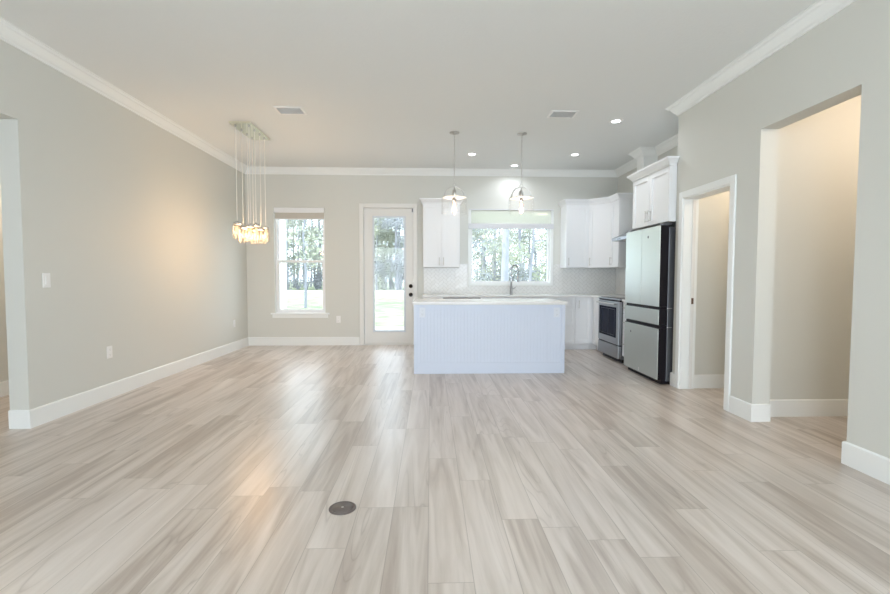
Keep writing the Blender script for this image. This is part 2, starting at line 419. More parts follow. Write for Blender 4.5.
# baseboards
BH, BT = .147, .016
BP = [(0, 0), (BT, 0), (BT, BH - .008), (BT - .006, BH), (0, BH)]
def baseboard(name, path, label):
    for mb in sweep(path, BP): struct(name, mb, M['trim'], label)
baseboard('baseboard_left', [(XL - TW, 3.64), (XL, 3.64), (XL, YB), (DR[0] - .075, YB)], 'white baseboard of the left wall')
baseboard('baseboard_left', [(XL, YR), (XL, 1.9), (XL - TW, 1.9)], 'white baseboard of the left wall')
baseboard('baseboard_rear', [(XR, YR), (XL, YR)], 'white baseboard of the rear wall')
baseboard('baseboard_right', [(XR + TW, 2.79), (XR, 2.79), (XR, YR)], 'white baseboard of the right wall')
baseboard('baseboard_right', [(XR, 3.915), (XR, 3.65), (XR + TW, 3.65)], 'white baseboard of the right wall')
baseboard('baseboard_right', [(XR + .02, YA), (XR, YA), (XR, 4.825)], 'white baseboard of the right wall')
baseboard('baseboard_hall', [(XR + TW, HY), (5.2, HY)], 'white baseboard of the hall')
baseboard('baseboard_pantry', [(XR + TW, YA - .12), (4.3, YA - .12)], 'white baseboard of the small room')
baseboard('baseboard_side_room', [(-4.28, .9), (-4.28, 6.1)], 'white baseboard of the left side room')

# casing of the right doorway
mb = MB()
y0, y1, zt, cw = 3.99, 4.75, 2.035, .068
mb.box(XR - .018, XR, y0 - cw, y0, 0, zt + cw, .004); mb.box(XR - .018, XR, y1, y1 + cw, 0, zt + cw, .004); mb.box(XR - .0185, XR, y0, y1, zt, zt + cw, .004)
mb.box(XR - .004, XR + TW + .004, y0, y0 + .012, 0, zt - .012); mb.box(XR - .004, XR + TW + .004, y1 - .012, y1, 0, zt - .012); mb.box(XR - .004, XR + TW + .004, y0, y1, zt - .012, zt)
struct('trim_11', mb, M['trim'], 'white casing around the right doorway')
d2 = empty('door_2', 'white pocket door slid into the wall of the right doorway', None, (XR + .10, y1 - .012, 0), kind='structure')
MB().box(XR + .086, XR + .122, y1 - .022, y1 - .012, .01, zt - .02, .002).build('door_edge', M['door'], d2, (0, 0, 0)).location = -Vector(d2.location)
lt = MB().box(XR + .092, XR + .116, y1 - .026, y1 - .022, .915, .98, .002).build('latch', M['brown'], d2); lt.location = -Vector(d2.location); lt['label'] = 'dark bronze edge latch'

# ------------------------------------------------------------------ windows and garden door
def Tloc(o): return -Vector(o.location)
def world_part(name, mb, mat, root, parent=None):
    o = mb.build(name, mat, parent or root)
    if parent is None or parent == root: o.location = Tloc(root)
    return o
def frame(mb, x0, x1, z0, z1, t, y0, y1, b=.003):
    mb.box(x0, x0 + t, y0, y1, z0, z1, b); mb.box(x1 - t, x1, y0, y1, z0, z1, b)
    mb.box(x0 + t, x1 - t, y0, y1, z0, z0 + t, b); mb.box(x0 + t, x1 - t, y0, y1, z1 - t, z1, b)
# window 1, single hung
x0, x1, z0, z1 = W1
r = empty('window_1', 'single hung white window left of the garden door', None, (x0, YB, z0), kind='structure')
mb = MB(); frame(mb, x0, x1, z0, z1, .032, YB + .06, YB + .135); world_part('window_frame', mb, M['vinyl'], r)
zm = 1.462
mb = MB(); frame(mb, x0 + .032, x1 - .032, zm - .022, z1 - .032, .022, YB + .095, YB + .125); world_part('upper_sash', mb, M['vinyl'], r)
mb = MB(); frame(mb, x0 + .032, x1 - .032, z0 + .032, zm + .022, .03, YB + .066, YB + .094); world_part('lower_sash', mb, M['vinyl'], r)
world_part('pane', MB().box(x0 + .054, x1 - .054, YB + .108, YB + .112, zm, z1 - .054), M['glass'], r)
world_part('pane', MB().box(x0 + .062, x1 - .062, YB + .078, YB + .082, z0 + .062, zm - .008), M['glass'], r)
mb = MB(); mb.box(x0 - .07, x1 + .07, YB - .035, YB + .06, z0 - .024, z0 + .001, .005); mb.box(x0 - .045, x1 + .045, YB - .016, YB - .0005, z0 - .085, z0 - .024, .003); world_part('sill', mb, M['trim'], r)
# roller shade of window 1
r = empty('roller_shade', 'rolled up fabric shade in the tall window left of the door', 'window shade', (x0 + .01, YB, z1 - .1), group='shades')
del r['group']
world_part('cassette', MB().box(x0 + .004, x1 - .004, YB - .012, YB + .055, z1 - .088, z1 - .003, .008), M['vinyl'], r)
world_part('fabric', MB().box(x0 + .012, x1 - .012, YB + .02, YB + .024, z1 - .192, z1 - .088), M['fabric'], r)
world_part('bottom_rail', MB().box(x0 + .01, x1 - .01, YB + .014, YB + .030, z1 - .205, z1 - .188, .004), M['vinyl'], r)
# window 2
x0, x1, z0, z1 = W2
r = empty('window_2', 'wide white picture window above the kitchen sink', None, (x0, YB, z0), kind='structure')
mb = MB(); frame(mb, x0, x1, z0, z1, .035, YB + .06, YB + .135); world_part('window_frame', mb, M['vinyl'], r)
mb = MB(); frame(mb, x0 - .042, x1 + .042, z0 - .045, z1 + .012, .048, YB - .020, YB + .062); world_part('casing', mb, M['trim'], r)
world_part('pane', MB().box(x0 + .035, x1 - .035, YB + .098, YB + .102, z0 + .035, z1 - .035), M['glass'], r)
# shade of window 2
r = empty('roller_shade', 'sheer cream shade lowered a little over the sink window', 'window shade', (x0 + .3, YB - .03, z1 - .1))
world_part('top_rail', MB().box(x0 - .035, x1 + .035, YB - .040, YB - .0205, z1 - .004, z1 + .014, .003), M['railgrey'], r)
world_part('fabric', MB().box(x0 + .004, x1 - .004, YB - .031, YB - .029, z1 - .235, z1 - .003), M['sheer'], r)
world_part('bottom_rail', MB().box(x0 - .042, x1 + .042, YB - .044, YB - .0205, z1 - .325, z1 - .235, .005), M['railgrey'], r)
# garden door
x0, x1, z0, z1 = DR
r = empty('door_1', 'white full glass garden door with two dark round locks', None, (x0, YB, 0), kind='structure')
c = .066
mb = MB(); mb.box(x0 - c, x0 + .004, YB - .018, YB + .001, 0, z1 + c, .004); mb.box(x1 - .004, x1 + c, YB - .018, YB + .001, 0, z1 + c, .004); mb.box(x0 + .004, x1 - .004, YB - .018, YB + .001, z1 - .004, z1 + c, .004)
world_part('casing', mb, M['door'], r)
mb = MB(); mb.box(x0, x0 + .008, YB, YB + .14, 0, z1); mb.box(x1 - .008, x1, YB, YB + .14, 0, z1); mb.box(x0 + .008, x1 - .008, YB, YB + .14, z1 - .008, z1); mb.box(x0 + .008, x1 - .008, YB + .01, YB + .14, 0, .022)
world_part('jamb', mb, M['door'], r)
gx0, gx1, gz0, gz1 = -.985, -.455, .25, 2.23
mb = MB(); yy0, yy1 = YB + .024, YB + .068
mb.box(x0 + .011, gx0, yy0, yy1, .024, z1 - .011); mb.box(gx1, x1 - .011, yy0, yy1, .024, z1 - .011)
mb.box(gx0, gx1, yy0, yy1, .024, gz0); mb.box(gx0, gx1, yy0, yy1, gz1, z1 - .011)
world_part('door_panel', mb, M['door'], r)
mb = MB(); frame(mb, gx0 - .022, gx1 + .022, gz0 - .022, gz1 + .022, .034, YB + .010, YB + .024, .005); world_part('glass_frame', mb, M['litframe'], r)
world_part('pane', MB().box(gx0, gx1, YB + .044, YB + .048, gz0, gz1), M['glass'], r)
Tk = lambda z: Matrix.Translation((-.345, YB + .024, z)) @ Matrix.Rotation(pi / 2, 4, 'X')
o = world_part('deadbolt', MB().lathe([(.034, 0), (.034, .010), (.026, .016), (.012, .018), (.012, .03), (0, .03)], T=Tk(1.035)), M['bronze'], r); o['label'] = 'dark bronze deadbolt'
o = world_part('door_knob', MB().lathe([(.034, 0), (.034, .008), (.014, .012), (.013, .035), (.026, .042), (.034, .056), (.030, .070), (0, .076)], T=Tk(.885)), M['bronze'], r); o['label'] = 'dark bronze knob'
o = world_part('hinge', MB().box(x1 - .030, x1 - .006, YB + .012, YB + .024, z1 - .075, z1 - .012, .002), M['steel_dark'], r)

# assumed rear windows, unseen behind the camera, added to let daylight in
for n_, (a, b_) in enumerate(((-2.4, -.5), (.1, 2.0))):
    r = empty('window_%d' % (n_ + 3), 'assumed rear window, unseen behind the camera', None, (a, YR, .3), kind='structure')
    mb = MB(); frame(mb, a, b_, .3, 2.5, .05, YR - .12, YR - .03); mb.box((a + b_) / 2 - .03, (a + b_) / 2 + .03, YR - .11, YR - .04, .35, 2.45); world_part('window_frame', mb, M['vinyl'], r)

# ------------------------------------------------------------------ cabinets (local frame: x along the front, y depth, z up; door faces lie at y<0)
def shaker(mb, x0, x1, z0, z1, rail=.058, y=0., t=.019):
    mb.box(x0, x1, y - .007, y, z0, z1)
    mb.box(x0, x0 + rail, y - t, y - .006, z0, z1, .0015); mb.box(x1 - rail, x1, y - t, y - .006, z0, z1, .0015)
    mb.box(x0 + rail, x1 - rail, y - t, y - .006, z0, z0 + rail, .0015); mb.box(x0 + rail, x1 - rail, y - t, y - .006, z1 - rail, z1, .0015)
def bar_handle(x, z, vert=True, L_=.13, y=-.019):
    mb = MB()
    if vert:
        mb.tube([(x, y - .030, z - L_ / 2), (x, y - .030, z + L_ / 2)], .0055, 8)
        for s in (-1, 1): mb.tube([(x, y, z + s * (L_ / 2 - .015)), (x, y - .030, z + s * (L_ / 2 - .015))], .0045, 8)
    else:
        mb.tube([(x - L_ / 2, y - .030, z), (x + L_ / 2, y - .030, z)], .0055, 8)
        for s in (-1, 1): mb.tube([(x + s * (L_ / 2 - .015), y, z), (x + s * (L_ / 2 - .015), y - .030, z)], .0045, 8)
    return mb
CCP = lambda h: [(0, h), (.008, h), (.012, h + .018), (.026, h + .034), (.044, h + .056), (.056, h + .066), (.060, h + .085), (0, h + .085)]
def cabinet(name, label, loc, rz, w_, d, h, doors=(), drawers=(), toe=0., crown=None, group=None, body=None, z0=0.):
    r = empty(name, label, 'kitchen cabinet', loc, rz, group)
    mb = MB()
    if body: mb.prism(body, toe, h)
    else: mb.box(0, w_, 0, d, toe, h, .001)
    if toe and not body: mb.box(0, w_, .07, d, 0, toe)
    mb.build('carcass', M['cab'], r)
    for (a, b_, c_, e_, hx, hz) in doors:
        mb = MB(); shaker(mb, a + .003, b_ - .003, c_ + .003, e_ - .003); o = mb.build('door', M['cab'], r)
        k = bar_handle(hx, hz).build('handle', M['nickel'], o); k['label'] = 'brushed nickel bar handle'
    for (a, b_, c_, e_) in drawers:
        mb = MB(); shaker(mb, a + .002, b_ - .002, c_ + .002, e_ - .002, .04); o = mb.build('drawer', M['cab'], r)
        k = bar_handle((a + b_) / 2, (c_ + e_) / 2 + (.03 if e_ - c_ > .2 else 0), False).build('handle', M['nickel'], o); k['label'] = 'brushed nickel bar handle'
    if crown:
        mb = MB()
        for s in sweep(crown[0], CCP(crown[1])): mb.add(s.v, s.f)
        mb.build('crown', M['cab'], r)
    return r
ZU0, ZU1 = 1.358, 2.41
hU = ZU1 - ZU0
G1 = 'white upper cabinets'
# left of the sink window, two doors
wL = .615
cabinet('upper_cabinet', 'white double door wall cabinet between garden door and sink window', (-.125, YB - .33, ZU0), 0, wL, .329, hU,
        doors=[(.0, wL / 2, 0, hU, wL / 2 - .035, .10), (wL / 2, wL, 0, hU, wL / 2 + .035, .10)], crown=([(0, .329), (0, -.019), (wL, -.019), (wL, .329)], hU))
def local_pts(pts, loc, rz):
    c_, s_ = cos(-rz), sin(-rz)
    return [((x - loc[0]) * c_ - (y - loc[1]) * s_, (x - loc[0]) * s_ + (y - loc[1]) * c_) for x, y in pts]
UA = sweep([(2.28, 7.929), (2.28, 7.581), (2.662, 7.581), (2.931, 7.312), (2.931, 7.0), (3.279, 7.0)], CCP(ZU1))
def crown_piece(root, mbs):
    mb = MB()
    for s in mbs: mb.add(s.v, s.f)
    inv = (Matrix.Translation(root.location) @ Matrix.Rotation(root.rotation_euler.z, 4, 'Z')).inverted()
    mb.v = [tuple(inv @ Vector(p)) for p in mb.v]
    mb.build('crown', M['cab'], root)
r = cabinet('upper_cabinet', 'white single door wall cabinet just right of the sink window', (2.28, YB - .33, ZU0), 0, .39, .329, hU, doors=[(0, .385, 0, hU, .04, .10)])
crown_piece(r, UA[0:2])
loc = (2.67, 7.60); rz = -pi / 4
r = cabinet('corner_cabinet', 'white diagonal wall cabinet in the corner of the kitchen', (*loc, ZU0), rz, .396, .3, hU, doors=[(.004, .392, 0, hU, .04, .10)],
            body=local_pts([(2.67, 7.60), (2.95, 7.32), (3.279, 7.32), (3.279, 7.929), (2.67, 7.929)], loc, rz))
crown_piece(r, UA[2:3])
r = cabinet('upper_cabinet', 'narrow white wall cabinet between corner cabinet and range hood', (2.95, 7.32, ZU0), -pi / 2, .32, .329, hU, doors=[(.004, .318, 0, hU, .05, .10)])
crown_piece(r, UA[3:5])
wF = .893; hF = .605
cabinet('fridge_cabinet', 'white deep two door cabinet above the fridge', (2.62, 5.80, 1.812), -pi / 2, wF, .655, hF,
        doors=[(0, wF / 2, 0, hF, wF / 2 - .04, .11), (wF / 2, wF, 0, hF, wF / 2 + .04, .11)],
        crown=([(0, .655), (0, -.019), (wF, -.019), (wF, .056)], hF))
# base cabinets
BHc = CT - .031; YF = 7.32; D_ = .609
def base(label, x0, x1, doors=(), drawers=()):
    return cabinet('base_cabinet', label, (x0, YF, 0), 0, x1 - x0 - .001, D_, BHc, doors, drawers, toe=.10)
base('white base cabinet at the left end of the back worktop', -.12, .20, doors=[(0, .319, .10, BHc, .28, .74)])
base('white sink base cabinet below the faucet and window', .82, 1.86, doors=[(0, .52, .10, BHc, .48, .74), (.52, 1.039, .10, BHc, .56, .74)])
base('white three drawer base cabinet between island and corner', 1.86, 2.36, drawers=[(0, .499, .70, BHc), (0, .499, .405, .70), (0, .499, .11, .405)])
base('white one door base cabinet next to the range corner', 2.36, 2.632, doors=[(0, .268, .11, BHc, .055, .755)])
loc = (2.67, 7.32); rz = -pi / 2
r = empty('corner_base_cabinet', 'plain white corner base cabinet left of the range', 'kitchen cabinet', (*loc, 0), rz)
mb = MB(); mb.prism(local_pts([(2.633, 7.32), (2.67, 7.32), (2.67, 6.935), (3.279, 6.935), (3.279, 7.929), (2.633, 7.929)], loc, rz), .10, BHc)
mb.prism(local_pts([(2.633, 7.39), (2.74, 7.39), (2.74, 6.935), (3.279, 6.935), (3.279, 7.929), (2.633, 7.929)], loc, rz), 0, .10); mb.build('carcass', M['cab'], r)
mb = MB(); shaker(mb, .03, .38, .11, BHc - .002, .05); mb.build('front_panel', M['cab'], r)
cabinet('base_cabinet', 'narrow white drawer cabinet between range and fridge', (2.67, 6.15, 0), -pi / 2, .27, .609, BHc,
        drawers=[(0, .27, .70, BHc), (0, .27, .405, .70), (0, .27, .11, .405)], toe=.10)
# dishwasher
r = empty('dishwasher', 'stainless dishwasher in the back run, half hidden behind the island', 'dishwasher', (.206, YF, 0))
MB().box(.002, .606, .0, .58, .10, BHc - .004).build('body', M['steel_dark'], r)
MB().box(.004, .604, -.022, -.001, .11, .80, .003).build('door', M['steel'], r)
MB().box(.004, .604, -.020, -.001, .803, BHc - .004, .002).build('control_panel', M['black'], r)
MB().box(.01, .60, .06, .5, 0, .10).build('toe_kick', M['black'], r)
# worktops
o = MB().prism([(-.135, 7.29), (2.635, 7.29), (2.635, 6.927), (3.279, 6.927), (3.279, 7.929), (-.135, 7.929)], CT - .03, CT).build('worktop', M['counter'], None, (0, 7.3, CT - .03))
tag(o, 'white quartz L shaped worktop under the sink window', 'worktop')
o = MB().box(2.635, 3.279, 5.88, 6.152, CT - .03, CT, .002).build('worktop', M['counter'], None, (2.9, 6, CT - .03))
tag(o, 'short white worktop piece between range and fridge', 'worktop')

# ------------------------------------------------------------------ island
r = empty('kitchen_island', 'pale blue white beadboard kitchen island in front of the sink window', 'kitchen island', (.73, 5.90, 0))
ix0, ix1, iy0, iy1, iz = -.205, 1.672, 5.572, 6.30, CT - .035
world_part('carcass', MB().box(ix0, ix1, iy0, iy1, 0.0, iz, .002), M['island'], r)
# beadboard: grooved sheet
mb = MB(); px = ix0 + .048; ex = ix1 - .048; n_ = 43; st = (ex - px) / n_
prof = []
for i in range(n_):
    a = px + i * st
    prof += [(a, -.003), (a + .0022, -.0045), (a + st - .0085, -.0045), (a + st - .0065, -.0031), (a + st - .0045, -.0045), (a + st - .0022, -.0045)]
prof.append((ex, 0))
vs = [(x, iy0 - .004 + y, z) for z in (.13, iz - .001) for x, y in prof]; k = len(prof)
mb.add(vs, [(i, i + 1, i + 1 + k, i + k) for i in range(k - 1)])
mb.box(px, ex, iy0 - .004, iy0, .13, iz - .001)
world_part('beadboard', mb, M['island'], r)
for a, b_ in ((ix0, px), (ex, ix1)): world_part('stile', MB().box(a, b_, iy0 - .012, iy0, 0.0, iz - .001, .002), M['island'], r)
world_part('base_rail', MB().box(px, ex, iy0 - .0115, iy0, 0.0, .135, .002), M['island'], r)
mb = MB()
for a in (ix0 + .02, ix0 + .48, ix0 + .95, ix0 + 1.41):
    T = Matrix.Translation((a + .45, iy1, 0)) @ Matrix.Rotation(pi, 4, 'Z')
    m2 = MB(); shaker(m2, 0, .44, .10, iz - .01); mb.add(m2.v, m2.f, T=T)
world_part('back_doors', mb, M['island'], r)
o = MB().box(-.222, 1.690, 5.53, 6.36, iz, CT, .003).build('island_worktop', M['counter'], None, (.73, 5.95, iz))
tag(o, 'white quartz slab lying on the beadboard island', 'worktop')

# ------------------------------------------------------------------ fridge
r = empty('refrigerator', 'stainless four door french fridge with black sides', 'refrigerator', (2.53, 5.81, 0), -pi / 2)
FW = .875
MB().box(.006, FW - .006, .102, .72, .035, 1.755, .004).build('case', M['steel_dark'], r)
MB().box(.02, FW - .02, .05, .68, .0, .048).build('base_grille', M['black'], r)
def fdoor(name, a, b_, c_, e_):
    o = MB().box(a, b_, .004, .094, c_, e_, .003).build(name, M['black'], r)
    s_ = MB().box(a + .0005, b_ - .0005, -.001, .004, c_ + .0005, e_ - .0005, .002).build('steel_skin', M['steel'], o); s_['label'] = 'brushed stainless front'
    return o
fdoor('door', 0, FW / 2 - .0025, .872, 1.772)
rd = fdoor('door', FW / 2 + .0025, FW, .872, 1.772)
fdoor('drawer', 0, FW, .668, .838)
bd = fdoor('drawer', 0, FW, .052, .626)
for z_ in (.838, .626):
    MB().box(.0, FW, .022, .09, z_ + .001, z_ + .033).build('handle_recess', M['black'], r)
    MB().box(.015, FW - .015, -.001, .012, z_ + .002, z_ + .006, .001).build('handle_lip', M['black'], r)
for z_ in (.855, .642):
    MB().box(FW - .005, FW + .004, .095, .15, z_ - .004, z_ + .004, .001).build('hinge', M['nickel'], r)
MB().box(FW - .07, FW - .01, .03, .14, 1.757 + .016, 1.80, .004).build('hinge_cover', M['steel_dark'], r)
MB().box(.01, .07, .03, .14, 1.757 + .016, 1.80, .004).build('hinge_cover', M['steel_dark'], r)
def disc(x, z, rad, mat, nm, par, y=-.0018):
    T = Matrix.Translation((x, y, z)) @ Matrix.Rotation(pi / 2, 4, 'X')
    return MB().lathe([(rad, -.0006), (rad, .0009), (0, .0009)], T=T, n=20).build(nm, mat, par)
disc(5.81 - 5.215, 1.665, .015, M['steel_dark'], 'badge', rd)
disc(5.81 - 5.622, .52, .012, M['steel_dark'], 'badge', bd)
MB().box(5.81 - 5.40, 5.81 - 5.375, -.0022, -.001, .07, .11, .0005).build('sticker', M['plate'], bd)

# ------------------------------------------------------------------ range and hood
r = empty('range_cooker', 'stainless slide in range with dark oven window', 'range', (2.60, 6.922, 0), -pi / 2)
RW = .762
MB().box(.002, RW - .002, .045, .675, .05, .872, .002).build('body', M['steel_dark'], r)
MB().box(.03, RW - .03, .07, .62, 0, .05).build('base', M['black'], r)
mb = MB(); mb.box(0, RW, -.004, .66, .878, .896, .004); mb.build('cooktop_rim', M['steel_range'], r)
MB().box(.02, RW - .02, .03, .64, .8955, .901, .001).build('glass_cooktop', M['ovenglass'], r)
MB().box(0, RW, .012, .044, .856, .878).build('control_strip', M['black'], r)
d_ = MB().box(.002, RW - .002, .0, .044, .252, .852, .004).build('oven_door', M['steel_range'], r)
MB().box(.05, RW - .09, -.003, .001, .345, .775, .002).build('oven_window', M['ovenglass'], d_)
mb = MB(); frame(mb, .10, .40, .375, .745, .004, -.0042, -.0028, 0); frame(mb, .10, RW - .14, .375, .745, .004, -.0042, -.0028, 0); o = mb.build('inner_frame', M['steel_dark'], d_)
mb = MB(); mb.tube([(.05, -.045, .822), (RW - .05, -.045, .822)], .011, 12)
for x in (.08, RW - .08): mb.tube([(x, -.045, .822), (x, .0, .822)], .008, 8)
mb.build('handle', M['nickel'], d_)
MB().box(.002, RW - .002, .0, .044, .062, .236, .004).build('drawer', M['steel_range'], r)
MB().box(.002, RW - .002, .016, .044, .237, .251).build('gap_shadow_strip', M['black'], r).name = 'drawer_gap_shade'  # black strip added as the shade in the gap below the oven door

r = empty('range_hood', 'stainless canopy hood above the range', 'range hood', (2.79, 6.922, 1.745), -pi / 2)
HW, HD = .762, .488
MB().box(0, HW, 0, HD, 0, .045, .002).build('lip', M['steel_range'], r)
vs = [(0, 0, .045), (HW, 0, .045), (HW, HD, .045), (0, HD, .045), (.182, .285, .185), (.392, .285, .185), (.392, HD, .185), (.182, HD, .185)]
MB().add(vs, [(3, 2, 1, 0), (4, 5, 6, 7), (0, 1, 5, 4), (1, 2, 6, 5), (2, 3, 7, 6), (3, 0, 4, 7)]).build('canopy', M['steel_range'], r)
for x in (.235, .300):
    T = Matrix.Translation((x, 0, .02)) @ Matrix.Rotation(pi / 2, 4, 'X')
    MB().lathe([(.011, -.001), (.011, .004), (0, .005)], T=T, n=16).build('button', M['black'], r)
for x in (.2, .56): MB().lathe([(.03, -.004), (.03, .001), (0, .001)], (x, .12, 0), 16).build('hood_lamp', M['plate'], r)
struct('trim_12', MB().box(cx0, XK, cy0, cy1, 1.93, ZC), M['trim'], 'white boxed chimney between range hood and ceiling')

# ------------------------------------------------------------------ herringbone tile
def clip(poly, x0, x1, z0, z1):
    for ax, lim, s_ in ((0, x0, 1), (0, x1, -1), (1, z0, 1), (1, z1, -1)):
        out = []
        for i in range(len(poly)):
            a, b_ = poly[i], poly[(i + 1) % len(poly)]
            ia = (a[ax] - lim) * s_ >= 0; ib = (b_[ax] - lim) * s_ >= 0
            if ia: out.append(a)
            if ia != ib:
                t = (lim - a[ax]) / (b_[ax] - a[ax]); out.append((a[0] + t * (b_[0] - a[0]), a[1] + t * (b_[1] - a[1])))
        poly = out
        if len(poly) < 3: return []
    return poly
def herring(rects, L_=.150, W_=.050, g=.0034):
    random.seed(5)
    res = []; n_ = int(L_ / W_)
    X0 = min(q[0] for q in rects); X1 = max(q[1] for q in rects); Z0 = min(q[2] for q in rects); Z1 = max(q[3] for q in rects)
    R_ = int((X1 - X0 + Z1 - Z0) / W_ * 1.2) + 8
    c_ = s_ = math.sqrt(.5)
    for i in range(-R_, R_):
        for j in range(-R_, R_):
            m_ = (i - j) % (2 * n_)
            cells = []
            if m_ == 0: q = (i * W_, (i + n_) * W_, j * W_, (j + 1) * W_)
            elif m_ == n_: q = None
            else: q = None
            if q: cells.append(q)
            if (i - j) % (2 * n_) == (2 * n_ - 1): cells.append((i * W_, (i + 1) * W_, j * W_, (j + n_) * W_))
            for a, b_, cc, dd in cells:
                a += g / 2; b_ -= g / 2; cc += g / 2; dd -= g / 2
                pl = [(a, cc), (b_, cc), (b_, dd), (a, dd)]
                pl = [(X0 + (x * c_ - y * s_), Z0 + (x * s_ + y * c_)) for x, y in pl]
                if max(p[0] for p in pl) < X0 or min(p[0] for p in pl) > X1 or max(p[1] for p in pl) < Z0 or min(p[1] for p in pl) > Z1: continue
                tx, tz = random.uniform(-.035, .035), random.uniform(-.035, .035)
                mx_, mz_ = sum(p[0] for p in pl) / 4, sum(p[1] for p in pl) / 4
                for q in rects:
                    cp = clip(pl, *q)
                    if len(cp) >= 3: res.append((cp, mx_, mz_, tx, tz))
    return res
def tiles(name, label, rects, to_world, grout):
    r = empty(name, label, 'backsplash', to_world((rects[0][0] + rects[0][1]) / 2, 0, rects[0][2]))
    world_part('grout', grout, M['grout'], r)
    mb = MB()
    for cp, mx_, mz_, tx, tz in herring(rects):
        n_ = len(cp)
        f_ = [to_world(x, .0062 + (x - mx_) * tx + (z - mz_) * tz, z) for x, z in cp]; b_ = [to_world(x, .002, z) for x, z in cp]
        mb.add(f_ + b_, [tuple(range(n_))] + [(i, (i + 1) % n_, (i + 1) % n_ + n_, i + n_) for i in range(n_)])
    world_part('tiles', mb, M['tile'], r)
tt = 1.425
rects = [(-.118, .652, CT + .001, tt), (.652, 2.158, CT + .001, 1.042), (2.158, 3.272, CT + .001, tt)]
rects[0] = (-.118, .652, CT + .001, tt)
g = MB()
for a, b_, c_, e_ in rects: g.box(a, b_, YB - .0035, YB - .0005, c_, e_)
# the strip above the cabinets' lower edge is hidden by the cabinets themselves, so stop below them there
rects = [(-.118, .652, CT + .001, ZU0 - .002), (.494, .652, ZU0 - .002, tt), (.652, 2.158, CT + .001, 1.042), (2.158, 3.272, CT + .001, ZU0 - .002), (2.158, 2.278, ZU0 - .002, tt)]
g = MB()
for a, b_, c_, e_ in rects: g.box(a, b_, YB - .0035, YB - .0005, c_, e_)
tiles('tile_backsplash', 'glossy off white herringbone tile around the sink window', rects, lambda x, d, z: (x, YB - d, z), g)
rects = [(5.90, 7.92, CT + .001, ZU0 - .002), (5.90, 6.99, ZU0 - .002, 1.74)]
g = MB()
for a, b_, c_, e_ in rects: g.box(XK - .0035, XK - .0005, a, b_, c_, e_)
tiles('tile_backsplash', 'off white herringbone tile on the side wall behind the range', rects, lambda y, d, z: (XK - d, y, z), g)

# ------------------------------------------------------------------ faucet
r = empty('kitchen_faucet', 'tall brushed nickel spring neck faucet at the sink window', 'faucet', (1.385, 7.74, CT))
mb = MB().lathe([(.032, 0), (.032, .010), (.026, .016), (.024, .14), (.018, .15), (.017, .30)], n=20); mb.build('body', M['faucet'], r)
arc = [(0, 0, .30), (0, 0, .42)]
dx, dy = .050, -.045
for k in range(0, 13):
    t = pi * k / 12; arc.append((dx * (1 - cos(t)), dy * (1 - cos(t)), .43 + .075 * sin(t)))
arc += [(dx * 2, dy * 2, .38), (dx * 2, dy * 2, .34)]
MB().tube(arc, .011, 10).build('neck', M['faucet'], r)
sp_ = []
tot = len(arc) - 1
for k in range(tot * 40):
    u_ = k / 40; i = int(u_); fr = u_ - i
    a, b_ = Vector(arc[i]), Vector(arc[i + 1]); p = a.lerp(b_, fr); d = (b_ - a).normalized()
    n1 = Vector((-dy, dx, 0)).normalized(); n2 = d.cross(n1); t = k * .9
    sp_.append(p + (n1 * cos(t) + n2 * sin(t)) * .0135)
MB().tube(sp_, .0022, 5).build('spring', M['faucet'], r)
MB().tube([(dx * 2, dy * 2, .34), (dx * 2, dy * 2, .30), (dx * 2, dy * 2, .22)], [.017, .020, .022], 14).build('spray_head', M['faucet'], r)
MB().tube([(0, 0, .245), (dx * 2, dy * 2, .25)], .005, 8).build('holder_arm', M['faucet'], r)
MB().tube([(.015, 0, .10), (.045, -.004, .105), (.075, -.01, .13)], [.009, .008, .005], 10).build('lever', M['faucet'], r)

